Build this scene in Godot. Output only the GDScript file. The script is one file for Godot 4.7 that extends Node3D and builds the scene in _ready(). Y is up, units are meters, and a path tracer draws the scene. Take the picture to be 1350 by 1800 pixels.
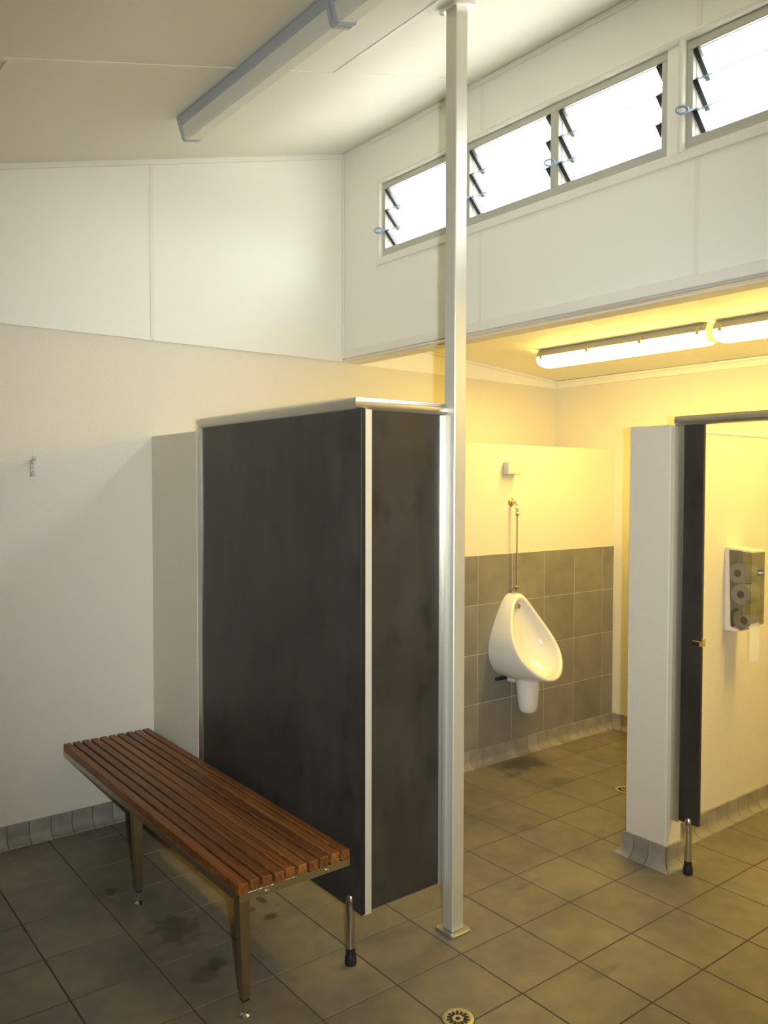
extends Node3D
# A changing room and washroom: sheeted front room with clerestory louvres, open to a urinal bay and toilet cubicle behind.
# x runs along the hook wall towards the urinal bay, z runs out from the hook wall, y is up; metres.

const X_MIN := -1.6
const X_WIN := 2.884
const X_BACK := 4.83
const Z_END := 5.2
const Z_DUCT := 0.535
const SLOPE := 0.265
const SLOPE_BACK := -0.08

var org := Vector3.ZERO
var M := {}
var used := {}

func ceil_y(x: float) -> float:
	return 3.172 + SLOPE * (x - 0.968)

func back_y(x: float) -> float:
	return 2.633 + SLOPE_BACK * (x - 2.884)

# ------------------------------------------------------------------ mesh helpers
func st() -> SurfaceTool:
	var s := SurfaceTool.new()
	s.begin(Mesh.PRIMITIVE_TRIANGLES)
	return s

func tri(s: SurfaceTool, a: Vector3, b: Vector3, c: Vector3, n: Vector3, group := -1) -> void:
	if (b - a).cross(c - a).dot(n) < 0.0:
		var t := b
		b = c
		c = t
	s.set_smooth_group(group if group >= 0 else 0xFFFFFFFF)
	s.add_vertex(a - org)
	s.add_vertex(c - org)
	s.add_vertex(b - org)

func quad(s: SurfaceTool, a: Vector3, b: Vector3, c: Vector3, d: Vector3, n: Vector3, group := -1) -> void:
	tri(s, a, b, c, n, group)
	tri(s, a, c, d, n, group)

func box(s: SurfaceTool, lo: Vector3, hi: Vector3, bevel := 0.0) -> void:
	var c := (lo + hi) / 2
	var h := (hi - lo) / 2
	var b: float = min(bevel, min(h.x, min(h.y, h.z)) * 0.9)
	var v := func(sx: int, sy: int, sz: int, flat: int) -> Vector3:
		var e := Vector3(h.x - b, h.y - b, h.z - b)
		e[flat] += b
		return c + Vector3(e.x * sx, e.y * sy, e.z * sz)
	for ax in 3:
		for sg in [-1, 1]:
			var q := []
			for k in [[-1, -1], [1, -1], [1, 1], [-1, 1]]:
				var sgn := [0, 0, 0]
				sgn[ax] = sg
				sgn[(ax + 1) % 3] = k[0]
				sgn[(ax + 2) % 3] = k[1]
				q.append(v.call(sgn[0], sgn[1], sgn[2], ax))
			var n := Vector3.ZERO
			n[ax] = sg
			quad(s, q[0], q[1], q[2], q[3], n)
	if b <= 0.0:
		return
	for ax in 3:
		var u := (ax + 1) % 3
		var w := (ax + 2) % 3
		for su in [-1, 1]:
			for sw in [-1, 1]:
				var p := [0, 0, 0]
				p[u] = su
				p[w] = sw
				p[ax] = -1
				var a: Vector3 = v.call(p[0], p[1], p[2], u)
				var d: Vector3 = v.call(p[0], p[1], p[2], w)
				p[ax] = 1
				var bb: Vector3 = v.call(p[0], p[1], p[2], u)
				var cc: Vector3 = v.call(p[0], p[1], p[2], w)
				var n := Vector3.ZERO
				n[u] = su
				n[w] = sw
				quad(s, a, bb, cc, d, n)
	for sx in [-1, 1]:
		for sy in [-1, 1]:
			for sz in [-1, 1]:
				tri(s, v.call(sx, sy, sz, 0), v.call(sx, sy, sz, 1), v.call(sx, sy, sz, 2), Vector3(sx, sy, sz))

# a polygon drawn in two axes and pushed along the third
func prism(s: SurfaceTool, poly: PackedVector2Array, axis: String, d0: float, d1: float, round_sides := false) -> void:
	var put := func(p: Vector2, d: float) -> Vector3:
		if axis == "z":
			return Vector3(p.x, p.y, d)
		if axis == "x":
			return Vector3(d, p.y, p.x)
		return Vector3(p.x, d, p.y)
	var along: Vector3 = put.call(Vector2.ZERO, 1.0)
	var idx := Geometry2D.triangulate_polygon(poly)
	for k in range(0, idx.size(), 3):
		for d in [d0, d1]:
			tri(s, put.call(poly[idx[k]], d), put.call(poly[idx[k + 1]], d), put.call(poly[idx[k + 2]], d), along * (1.0 if d == max(d0, d1) else -1.0))
	var cw := Geometry2D.is_polygon_clockwise(poly)
	var group := 1
	var last := Vector2.ZERO
	for k in poly.size():
		var a := poly[k]
		var b := poly[(k + 1) % poly.size()]
		var e := (b - a).normalized()
		if round_sides and last != Vector2.ZERO and absf(e.angle_to(last)) > 0.62:
			group += 1
		last = e
		var n2 := Vector2(e.y, -e.x)
		if cw:
			n2 = -n2
		var n: Vector3 = put.call(n2, 0.0)
		quad(s, put.call(a, d0), put.call(b, d0), put.call(b, d1), put.call(a, d1), n, group if round_sides else -1)

func basis_for(axis: Vector3) -> Array:
	var a := axis.normalized()
	var u := a.cross(Vector3.UP if absf(a.y) < 0.9 else Vector3.RIGHT).normalized()
	return [u, a.cross(u).normalized(), a]

# profile of (radius, height) turned round an axis
func lathe(s: SurfaceTool, prof: Array, base: Vector3, axis: Vector3, sides := 20, squash := Vector2.ONE) -> void:
	var f := basis_for(axis)
	var group := 1
	for k in prof.size() - 1:
		var a: Vector2 = prof[k]
		var b: Vector2 = prof[k + 1]
		if k > 0:
			var c: Vector2 = prof[k - 1]
			if absf((b - a).angle_to(a - c)) > 0.6:
				group += 1
		for i in sides:
			var r := []
			for j in [i, i + 1]:
				var t: float = TAU * j / sides
				r.append(f[0] * cos(t) * squash.x + f[1] * sin(t) * squash.y)
			var e := (b - a)
			var n: Vector3 = (r[0] + r[1]) * 0.5 * e.y - f[2] * e.x
			if n.length() < 1e-9:
				n = r[0]
			var p0: Vector3 = base + r[0] * a.x + f[2] * a.y
			var p1: Vector3 = base + r[1] * a.x + f[2] * a.y
			var p2: Vector3 = base + r[1] * b.x + f[2] * b.y
			var p3: Vector3 = base + r[0] * b.x + f[2] * b.y
			if a.x > 1e-6:
				tri(s, p0, p1, p2, n, group)
			if b.x > 1e-6:
				tri(s, p0, p2, p3, n, group)

func tube(s: SurfaceTool, pts: Array, r: float, sides := 12, closed := false) -> void:
	var rings := []
	var n := pts.size()
	var u := Vector3.ZERO
	for k in n:
		var a: Vector3 = pts[(k - 1 + n) % n] if closed or k > 0 else pts[k]
		var b: Vector3 = pts[(k + 1) % n] if closed or k < n - 1 else pts[k]
		var d := (b - a).normalized()
		if u == Vector3.ZERO:
			u = basis_for(d)[0]
		u = (u - d * u.dot(d)).normalized()
		var w := d.cross(u)
		var ring := []
		for i in sides:
			var t := TAU * i / sides
			ring.append(pts[k] + (u * cos(t) + w * sin(t)) * r)
		rings.append(ring)
	for k in (n if closed else n - 1):
		var k2 := (k + 1) % n
		for i in sides:
			var j := (i + 1) % sides
			var m: Vector3 = (pts[k] + pts[k2]) / 2
			var c: Vector3 = (rings[k][i] + rings[k][j] + rings[k2][i] + rings[k2][j]) / 4
			quad(s, rings[k][i], rings[k][j], rings[k2][j], rings[k2][i], c - m, 1)
	if not closed:
		for e in [0, n - 1]:
			var d: Vector3 = pts[0] - pts[1] if e == 0 else pts[n - 1] - pts[n - 2]
			for i in sides:
				tri(s, pts[e], rings[e][i], rings[e][(i + 1) % sides], d)

# a closed outline (side, up) swept from a to b; va and vb are the side vectors at the two ends (mitred where needed)
func sweep(s: SurfaceTool, outline: PackedVector2Array, a: Vector3, b: Vector3, va: Vector3, vb: Vector3) -> void:
	var ra := []
	var rb := []
	for p in outline:
		ra.append(a + va * p.x + Vector3.UP * p.y)
		rb.append(b + vb * p.x + Vector3.UP * p.y)
	var m := (a + b) / 2
	var mid := Vector2.ZERO
	for p in outline:
		mid += p / outline.size()
	m += Vector3.UP * mid.y + (va + vb) / 2 * mid.x
	var n := outline.size()
	for k in n:
		var j := (k + 1) % n
		var c: Vector3 = (ra[k] + ra[j] + rb[k] + rb[j]) / 4 - m
		c -= (b - a).normalized() * c.dot((b - a).normalized())
		quad(s, ra[k], ra[j], rb[j], rb[k], c, 1)
		tri(s, a + Vector3.UP * mid.y, ra[k], ra[j], a - b)
		tri(s, b + Vector3.UP * mid.y, rb[k], rb[j], b - a)

func rounded(w: float, h: float, r: float, steps := 5) -> PackedVector2Array:
	var out := PackedVector2Array()
	for c in [[1, 1, 0.0], [-1, 1, PI / 2], [-1, -1, PI], [1, -1, PI * 1.5]]:
		for k in steps + 1:
			var t: float = c[2] + PI / 2 * k / steps
			out.append(Vector2(c[0] * (w / 2 - r) + cos(t) * r, c[1] * (h / 2 - r) + sin(t) * r))
	return out

# ------------------------------------------------------------------ object helpers
func numbered(n: String) -> String:
	if not used.has(n):
		used[n] = 0
		return n
	used[n] += 1
	return "%s_%03d" % [n, used[n]]

func obj(called: String, s: SurfaceTool, mat: Material, parent: Node3D = null) -> MeshInstance3D:
	s.generate_normals()
	var o := MeshInstance3D.new()
	o.mesh = s.commit()
	o.material_override = null
	o.set_surface_override_material(0, mat)
	o.mesh.surface_set_material(0, mat)
	o.cast_shadow = GeometryInstance3D.SHADOW_CASTING_SETTING_ON
	if parent:
		o.name = called
		parent.add_child(o, true)
	else:
		o.name = numbered(called)
		o.position = org
		add_child(o, true)
	return o

func tag(o: Node3D, label: String, category: String, group := "", kind := "") -> void:
	o.set_meta("label", label)
	if category:
		o.set_meta("category", category)
	if group:
		o.set_meta("group", group)
	if kind:
		o.set_meta("kind", kind)

func thing(called: String, label: String, category: String, at: Vector3, group := "", kind := "") -> Node3D:
	var o := Node3D.new()
	o.name = numbered(called)
	add_child(o, true)
	o.position = at
	org = at
	tag(o, label, category, group, kind)
	return o

func struct(called: String, label: String, category: String, at := Vector3.ZERO) -> Node3D:
	return thing(called, label, category, at, "", "structure")

func part_box(called: String, lo: Vector3, hi: Vector3, mat: Material, parent: Node3D, bevel := 0.0) -> MeshInstance3D:
	var s := st()
	box(s, lo, hi, bevel)
	return obj(called, s, mat, parent)

# ------------------------------------------------------------------ materials
func mat(color: Color, rough: float, metal := 0.0, spec := 0.5) -> StandardMaterial3D:
	var m := StandardMaterial3D.new()
	m.albedo_color = color
	m.roughness = rough
	m.metallic = metal
	m.metallic_specular = spec
	return m

func lin(r: float, g: float, b: float) -> Color:
	return Color(r, g, b).linear_to_srgb()

func noise_tex(freq: float, octaves: int, seed_: int, size := 512, lo := Color.BLACK, hi := Color.WHITE, normal := false) -> NoiseTexture2D:
	var n := FastNoiseLite.new()
	n.seed = seed_
	n.noise_type = FastNoiseLite.TYPE_SIMPLEX_SMOOTH
	n.frequency = freq
	n.fractal_octaves = octaves
	var t := NoiseTexture2D.new()
	t.width = size
	t.height = size
	t.seamless = true
	t.noise = n
	if normal:
		t.as_normal_map = true
		return t
	var g := Gradient.new()
	g.set_color(0, lo)
	g.set_color(1, hi)
	t.color_ramp = g
	return t

func triplanar(m: StandardMaterial3D, scale: Vector3, world := true) -> void:
	m.uv1_triplanar = true
	m.uv1_world_triplanar = world
	m.uv1_scale = scale

func floor_picture() -> ImageTexture:
	# 6.8 m square of glazed stoneware: cloudy tone, brown grime and dried splash marks where the photograph has them
	var n := 1024
	var a := FastNoiseLite.new()
	a.seed = 5
	a.frequency = 0.012
	a.fractal_octaves = 5
	var b := FastNoiseLite.new()
	b.seed = 17
	b.frequency = 0.06
	b.fractal_octaves = 3
	var ia := a.get_image(n, n, false, false, false)
	var ib := b.get_image(n, n, false, false, false)
	var da := ia.get_data()
	var db := ib.get_data()
	var px := PackedByteArray()
	px.resize(n * n * 3)
	for k in n * n:
		var u := da[k] / 255.0 - 0.5
		var v := db[k] / 255.0 - 0.5
		var f := 1.0 + u * 0.34 + v * 0.16
		var warm := clampf(u * 1.2 + v * 0.4, -0.25, 0.35)
		px[k * 3] = int(clampf(205.0 * f * (1.0 - warm * 0.02), 0, 255))
		px[k * 3 + 1] = int(clampf(203.0 * f * (1.0 - warm * 0.05), 0, 255))
		px[k * 3 + 2] = int(clampf(198.0 * f * (1.0 - warm * 0.14), 0, 255))
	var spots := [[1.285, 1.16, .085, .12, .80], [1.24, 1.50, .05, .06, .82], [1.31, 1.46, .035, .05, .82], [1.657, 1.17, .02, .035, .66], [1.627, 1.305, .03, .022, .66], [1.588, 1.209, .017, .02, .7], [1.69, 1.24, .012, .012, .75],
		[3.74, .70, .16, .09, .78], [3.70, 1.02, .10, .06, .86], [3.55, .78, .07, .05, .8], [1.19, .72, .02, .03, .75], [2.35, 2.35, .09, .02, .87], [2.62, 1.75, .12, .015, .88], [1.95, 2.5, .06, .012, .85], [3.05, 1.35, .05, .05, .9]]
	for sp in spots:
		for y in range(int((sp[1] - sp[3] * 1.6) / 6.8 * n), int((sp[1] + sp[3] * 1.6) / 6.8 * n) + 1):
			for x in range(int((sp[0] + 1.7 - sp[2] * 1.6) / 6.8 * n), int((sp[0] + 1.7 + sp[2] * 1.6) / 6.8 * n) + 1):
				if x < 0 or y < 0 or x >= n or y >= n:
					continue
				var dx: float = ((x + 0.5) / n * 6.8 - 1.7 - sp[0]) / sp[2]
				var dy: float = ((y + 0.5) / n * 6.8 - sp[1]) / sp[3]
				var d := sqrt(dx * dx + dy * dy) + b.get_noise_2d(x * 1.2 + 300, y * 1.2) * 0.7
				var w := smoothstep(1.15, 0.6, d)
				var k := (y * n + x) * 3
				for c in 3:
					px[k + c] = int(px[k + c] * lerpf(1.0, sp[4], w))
	return ImageTexture.create_from_image(Image.create_from_data(n, n, false, Image.FORMAT_RGB8, px))

func smudge_picture() -> ImageTexture:
	# wiped laminate: faint upright streaks and cloudy hand marks
	var n := 512
	var a := FastNoiseLite.new()
	a.seed = 77
	a.frequency = 0.02
	a.fractal_octaves = 4
	var px := PackedByteArray()
	px.resize(n * n * 3)
	for y in n:
		for x in n:
			var f := 0.88 + a.get_noise_2d(x * 0.5, y * 0.5) * 0.12 + a.get_noise_2d(x * 2.0 + 900, y * 0.35) * 0.07 + maxf(0.0, a.get_noise_2d(x * 1.4 + 40, y * 0.8 + 2000) - 0.25) * -0.35
			var k := (y * n + x) * 3
			px[k] = int(clampf(255 * f, 0, 255))
			px[k + 1] = int(clampf(252 * f, 0, 255))
			px[k + 2] = int(clampf(247 * f, 0, 255))
	return ImageTexture.create_from_image(Image.create_from_data(n, n, false, Image.FORMAT_RGB8, px))

func wood_picture() -> ImageTexture:
	var w := 256
	var h := 1024
	var a := FastNoiseLite.new()
	a.seed = 31
	a.frequency = 0.02
	a.fractal_octaves = 4
	var px := PackedByteArray()
	px.resize(w * h * 3)
	for y in h:
		for x in w:
			var g := a.get_noise_2d(x * 2.2, y * 0.12) * 0.6 + a.get_noise_2d(x * 9.0 + 700, y * 0.25) * 0.45
			var f := clampf(0.76 + g * 0.42, 0.25, 1.0)
			var k := (y * w + x) * 3
			px[k] = int(255 * f)
			px[k + 1] = int(248 * f)
			px[k + 2] = int(235 * f * clampf(0.9 + g * 0.3, 0.6, 1.0))
	return ImageTexture.create_from_image(Image.create_from_data(w, h, false, Image.FORMAT_RGB8, px))

func make_materials() -> void:
	var stipple := noise_tex(0.09, 3, 3)
	var cream := lin(0.87, 0.845, 0.72)
	M.sheet = mat(cream, 0.55)                                   # painted fibre-cement sheet
	M.ceiling = mat(lin(0.82, 0.79, 0.68), 0.6)
	M.trim = mat(lin(0.82, 0.78, 0.67), 0.42)
	M.render = mat(lin(0.73, 0.672, 0.54), 0.62)                   # painted render, orange-peel texture
	M.render.heightmap_enabled = true
	M.render.heightmap_texture = stipple
	M.render.heightmap_scale = 0.12
	triplanar(M.render, Vector3.ONE * 2.2)
	var fl := floor_picture()
	for k in 4:
		var m := mat(lin([0.335, 0.315, 0.352, 0.325][k], [0.298, 0.282, 0.314, 0.288][k], [0.228, 0.220, 0.242, 0.216][k]), 0.42, 0.0, 0.4)
		m.albedo_texture = fl
		triplanar(m, Vector3.ONE / 6.8)
		m.uv1_offset = Vector3(0.25, 0, 0)
		M["floor_tile%d" % k] = m
	M.grout_dark = mat(lin(0.085, 0.06, 0.035), 0.9)
	M.grout_pale = mat(lin(0.60, 0.53, 0.42), 0.85)
	for k in 3:
		var m := mat(lin([0.27, 0.255, 0.28][k], [0.248, 0.236, 0.256][k], [0.205, 0.196, 0.212][k]), 0.38, 0.0, 0.4)
		m.albedo_texture = noise_tex(0.012, 4, 40 + k, 256, Color(0.88, 0.88, 0.88), Color.WHITE)
		triplanar(m, Vector3.ONE * 1.3)
		M["wall_tile%d" % k] = m
	for k in 3:
		var m := mat(lin([0.36, 0.34, 0.385][k], [0.325, 0.31, 0.345][k], [0.27, 0.26, 0.285][k]), 0.36, 0.0, 0.45)
		m.albedo_texture = noise_tex(0.02, 4, 50 + k, 256, Color(0.84, 0.83, 0.81), Color.WHITE)
		triplanar(m, Vector3.ONE * 1.7)
		M["cove_tile%d" % k] = m
	M.laminate = mat(lin(0.055, 0.05, 0.043), 0.36, 0.0, 0.42)     # charcoal compact laminate, wiped and smudged
	M.laminate.albedo_texture = smudge_picture()
	triplanar(M.laminate, Vector3.ONE / 2.3)
	M.laminate_edge = mat(lin(0.012, 0.012, 0.012), 0.4)
	M.alu = mat(lin(0.57, 0.55, 0.49), 0.34, 0.9)
	M.alu_pale = mat(lin(0.80, 0.78, 0.72), 0.42, 0.55)
	M.post = mat(lin(0.66, 0.625, 0.51), 0.4, 0.45)
	M.steel = mat(lin(0.62, 0.59, 0.54), 0.2, 1.0)
	M.steel_dull = mat(lin(0.42, 0.37, 0.30), 0.3, 1.0)
	M.chrome = mat(lin(0.80, 0.79, 0.77), 0.07, 1.0)
	M.zinc = mat(lin(0.55, 0.54, 0.51), 0.3, 0.9)
	M.brass = mat(lin(0.72, 0.60, 0.34), 0.16, 1.0)
	M.rubber = mat(lin(0.012, 0.012, 0.013), 0.55)
	M.black_plastic = mat(lin(0.012, 0.014, 0.018), 0.42)
	M.frame = mat(lin(0.50, 0.475, 0.40), 0.4, 0.2)                # beige powder-coated window aluminium
	M.latch = mat(lin(0.26, 0.34, 0.46), 0.3, 0.4)
	M.glass = mat(Color(0.80, 0.93, 0.88, 0.06), 0.02)
	M.glass.transparency = BaseMaterial3D.TRANSPARENCY_ALPHA
	M.glass_edge = mat(lin(0.30, 0.50, 0.42), 0.15)
	M.china = mat(lin(0.83, 0.80, 0.73), 0.12, 0.0, 0.5)
	M.china.clearcoat_enabled = true
	M.china.clearcoat = 0.6
	M.china.clearcoat_roughness = 0.05
	M.white_plastic = mat(lin(0.63, 0.59, 0.50), 0.4)
	M.grey_plastic = mat(lin(0.43, 0.45, 0.46), 0.45)
	M.tray = mat(lin(0.36, 0.33, 0.27), 0.5)
	M.prismatic = mat(lin(0.76, 0.735, 0.62), 0.25, 0.0, 0.5)
	M.smoke = mat(Color(0.30, 0.31, 0.24, 0.34), 0.04)
	M.smoke.transparency = BaseMaterial3D.TRANSPARENCY_ALPHA
	M.dispenser_base = mat(lin(0.70, 0.64, 0.58), 0.45)
	M.paper = mat(lin(0.80, 0.79, 0.75), 0.95)
	M.cardboard = mat(lin(0.20, 0.15, 0.09), 0.9)
	M.blue_label = mat(lin(0.015, 0.05, 0.26), 0.5)
	M.label_white = mat(lin(0.80, 0.82, 0.86), 0.6)
	M.label_red = mat(lin(0.30, 0.12, 0.09), 0.6)
	M.roof_metal = mat(lin(0.42, 0.42, 0.40), 0.5, 0.2)
	M.drain_rim = mat(lin(0.46, 0.42, 0.29), 0.35, 0.6)
	M.drain_dark = mat(lin(0.014, 0.009, 0.006), 0.7)
	M.lamp_clip = mat(lin(0.46, 0.36, 0.17), 0.35)
	M.lamp_glow = mat(lin(0.9, 0.88, 0.75), 0.3)
	M.lamp_glow.emission_enabled = true
	M.lamp_glow.emission = Color(1.0, 0.87, 0.45)
	M.lamp_glow.emission_energy_multiplier = LAMP_GLOW
	M.lamp_end = mat(Color(0.95, 0.90, 0.68), 0.25)
	M.lamp_end.emission_enabled = true
	M.lamp_end.emission = Color(1.0, 0.90, 0.52)
	M.lamp_end.emission_energy_multiplier = 0.45
	var wood := wood_picture()
	for k in 5:
		var m := mat(lin([0.36, 0.28, 0.44, 0.31, 0.40][k], [0.125, 0.10, 0.175, 0.115, 0.14][k], [0.036, 0.033, 0.055, 0.036, 0.04][k]), 0.4, 0.0, 0.45)
		m.albedo_texture = wood
		triplanar(m, Vector3(8.0, 8.0, 0.8))
		m.uv1_offset = Vector3(k * 0.23, k * 0.31, k * 0.17)
		M["slat%d" % k] = m

# ------------------------------------------------------------------ light, sky, camera
const SKY_ENERGY := 21.0
const SUN_ENERGY := 16.0
const LAMP_GLOW := 21.0
const LAMP_ENERGY := 1.35
const FLASH_ENERGY := 10.5
const EXPOSURE := 1.0

func _ready() -> void:
	var cam := Camera3D.new()
	cam.name = "camera"
	add_child(cam)
	cam.position = Vector3(0, 1.7095, 4.11)
	cam.basis = Basis.from_euler(Vector3(-0.0337, -0.6621, 0.0016), EULER_ORDER_YXZ)
	cam.fov = 63.63
	cam.near = 0.05
	cam.current = true

	var sky_mat := ProceduralSkyMaterial.new()                    # bright, even overcast
	sky_mat.sky_top_color = Color(0.97, 0.98, 1.0)
	sky_mat.sky_horizon_color = Color(0.62, 0.64, 0.64)
	sky_mat.ground_bottom_color = Color(0.42, 0.42, 0.38)
	sky_mat.ground_horizon_color = Color(0.50, 0.50, 0.46)
	sky_mat.sun_angle_max = 0.0
	var sky := Sky.new()
	sky.sky_material = sky_mat
	var env := Environment.new()
	env.background_mode = Environment.BG_SKY
	env.sky = sky
	env.background_energy_multiplier = SKY_ENERGY
	env.ambient_light_source = Environment.AMBIENT_SOURCE_SKY
	env.tonemap_mode = Environment.TONE_MAPPER_LINEAR
	env.tonemap_exposure = EXPOSURE
	env.sdfgi_enabled = true
	env.ssao_enabled = true
	env.ssil_enabled = true
	var we := WorldEnvironment.new()
	we.name = "world_environment"
	we.environment = env
	add_child(we)

	# sun behind the main roof: it stays out of the windows but lights the low roof outside them
	var sun := DirectionalLight3D.new()
	sun.name = "sun"
	add_child(sun)
	sun.look_at_from_position(Vector3.ZERO, Vector3(0.36, -1.0, -0.25))
	sun.light_color = Color(1.0, 0.97, 0.91)
	sun.light_energy = SUN_ENERGY
	sun.light_angular_distance = 0.53
	sun.sky_mode = DirectionalLight3D.SKY_MODE_LIGHT_ONLY
	sun.shadow_enabled = true

	# the camera's own flash: it stands 0.1 m to the right of the lens, and throws the narrow shadows left of the post and the pier
	var flash := SpotLight3D.new()
	flash.name = "camera_flash"
	add_child(flash)
	flash.position = cam.position + cam.basis.x * 0.10 + cam.basis.y * 0.01
	flash.basis = cam.basis
	flash.light_color = Color(0.93, 0.97, 1.0)
	flash.light_energy = FLASH_ENERGY
	flash.light_size = 0.02
	flash.spot_range = 20.0
	flash.spot_attenuation = 2.0
	flash.spot_angle = 41.5
	flash.spot_angle_attenuation = 1.0
	flash.shadow_enabled = true

	make_materials()
	build_floor()
	build_walls()
	build_ceilings()
	build_skirtings()
	build_windows()
	build_privacy_screen()
	build_post()
	build_cubicle_front()
	build_bench()
	build_ceiling_lights()
	build_urinal()
	build_dispenser()
	build_small_things()

# ------------------------------------------------------------------ setting
func build_floor() -> void:
	var f := struct("floor", "beige stoneware floor tiles with dark grout lines", "floor")
	part_box("grout_bed", Vector3(X_MIN - 0.12, -0.15, -0.12), Vector3(X_BACK + 0.12, -0.003, Z_END + 0.12), M.grout_dark, f)
	var rng := RandomNumberGenerator.new()
	rng.seed = 11
	var far := st()
	var shared := {}
	for i in range(-13, 11):
		for j in range(-8, 12):
			var x0 := 2.0396 + 0.3029 * i
			var z0 := 1.957 + 0.2971 * j
			var x1: float = min(x0 + 0.3029, X_BACK)
			var z1: float = min(z0 + 0.2971, Z_END)
			x0 = max(x0, X_MIN)
			z0 = max(z0, 0.0)
			if x1 - x0 < 0.03 or z1 - z0 < 0.03 or (x0 > 1.75 and z1 < 0.5):
				continue
			var g := 0.0027
			var lo := Vector3(x0 + g, -0.012, z0 + g)
			var hi := Vector3(x1 - g, 0.0, z1 - g)
			var seen := x0 > 0.4 and z1 < 2.9 and (z0 < 2.2 or x0 > 1.2)
			if not seen:
				box(far, lo, hi, 0.0012)
				continue
			var key := "%.3f %.3f" % [hi.x - lo.x, hi.z - lo.z]
			var c := (lo + hi) / 2
			if not shared.has(key):
				var s := st()
				box(s, lo - c, hi - c, 0.0012)
				s.generate_normals()
				shared[key] = s.commit()
			var o := MeshInstance3D.new()
			o.mesh = shared[key]
			o.set_surface_override_material(0, M["floor_tile%d" % rng.randi_range(0, 3)])
			o.name = "tile"
			o.position = c
			f.add_child(o, true)
	var rest := obj("outer_tiles", far, M.floor_tile0, f)
	rest.set_meta("kind", "stuff")

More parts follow.
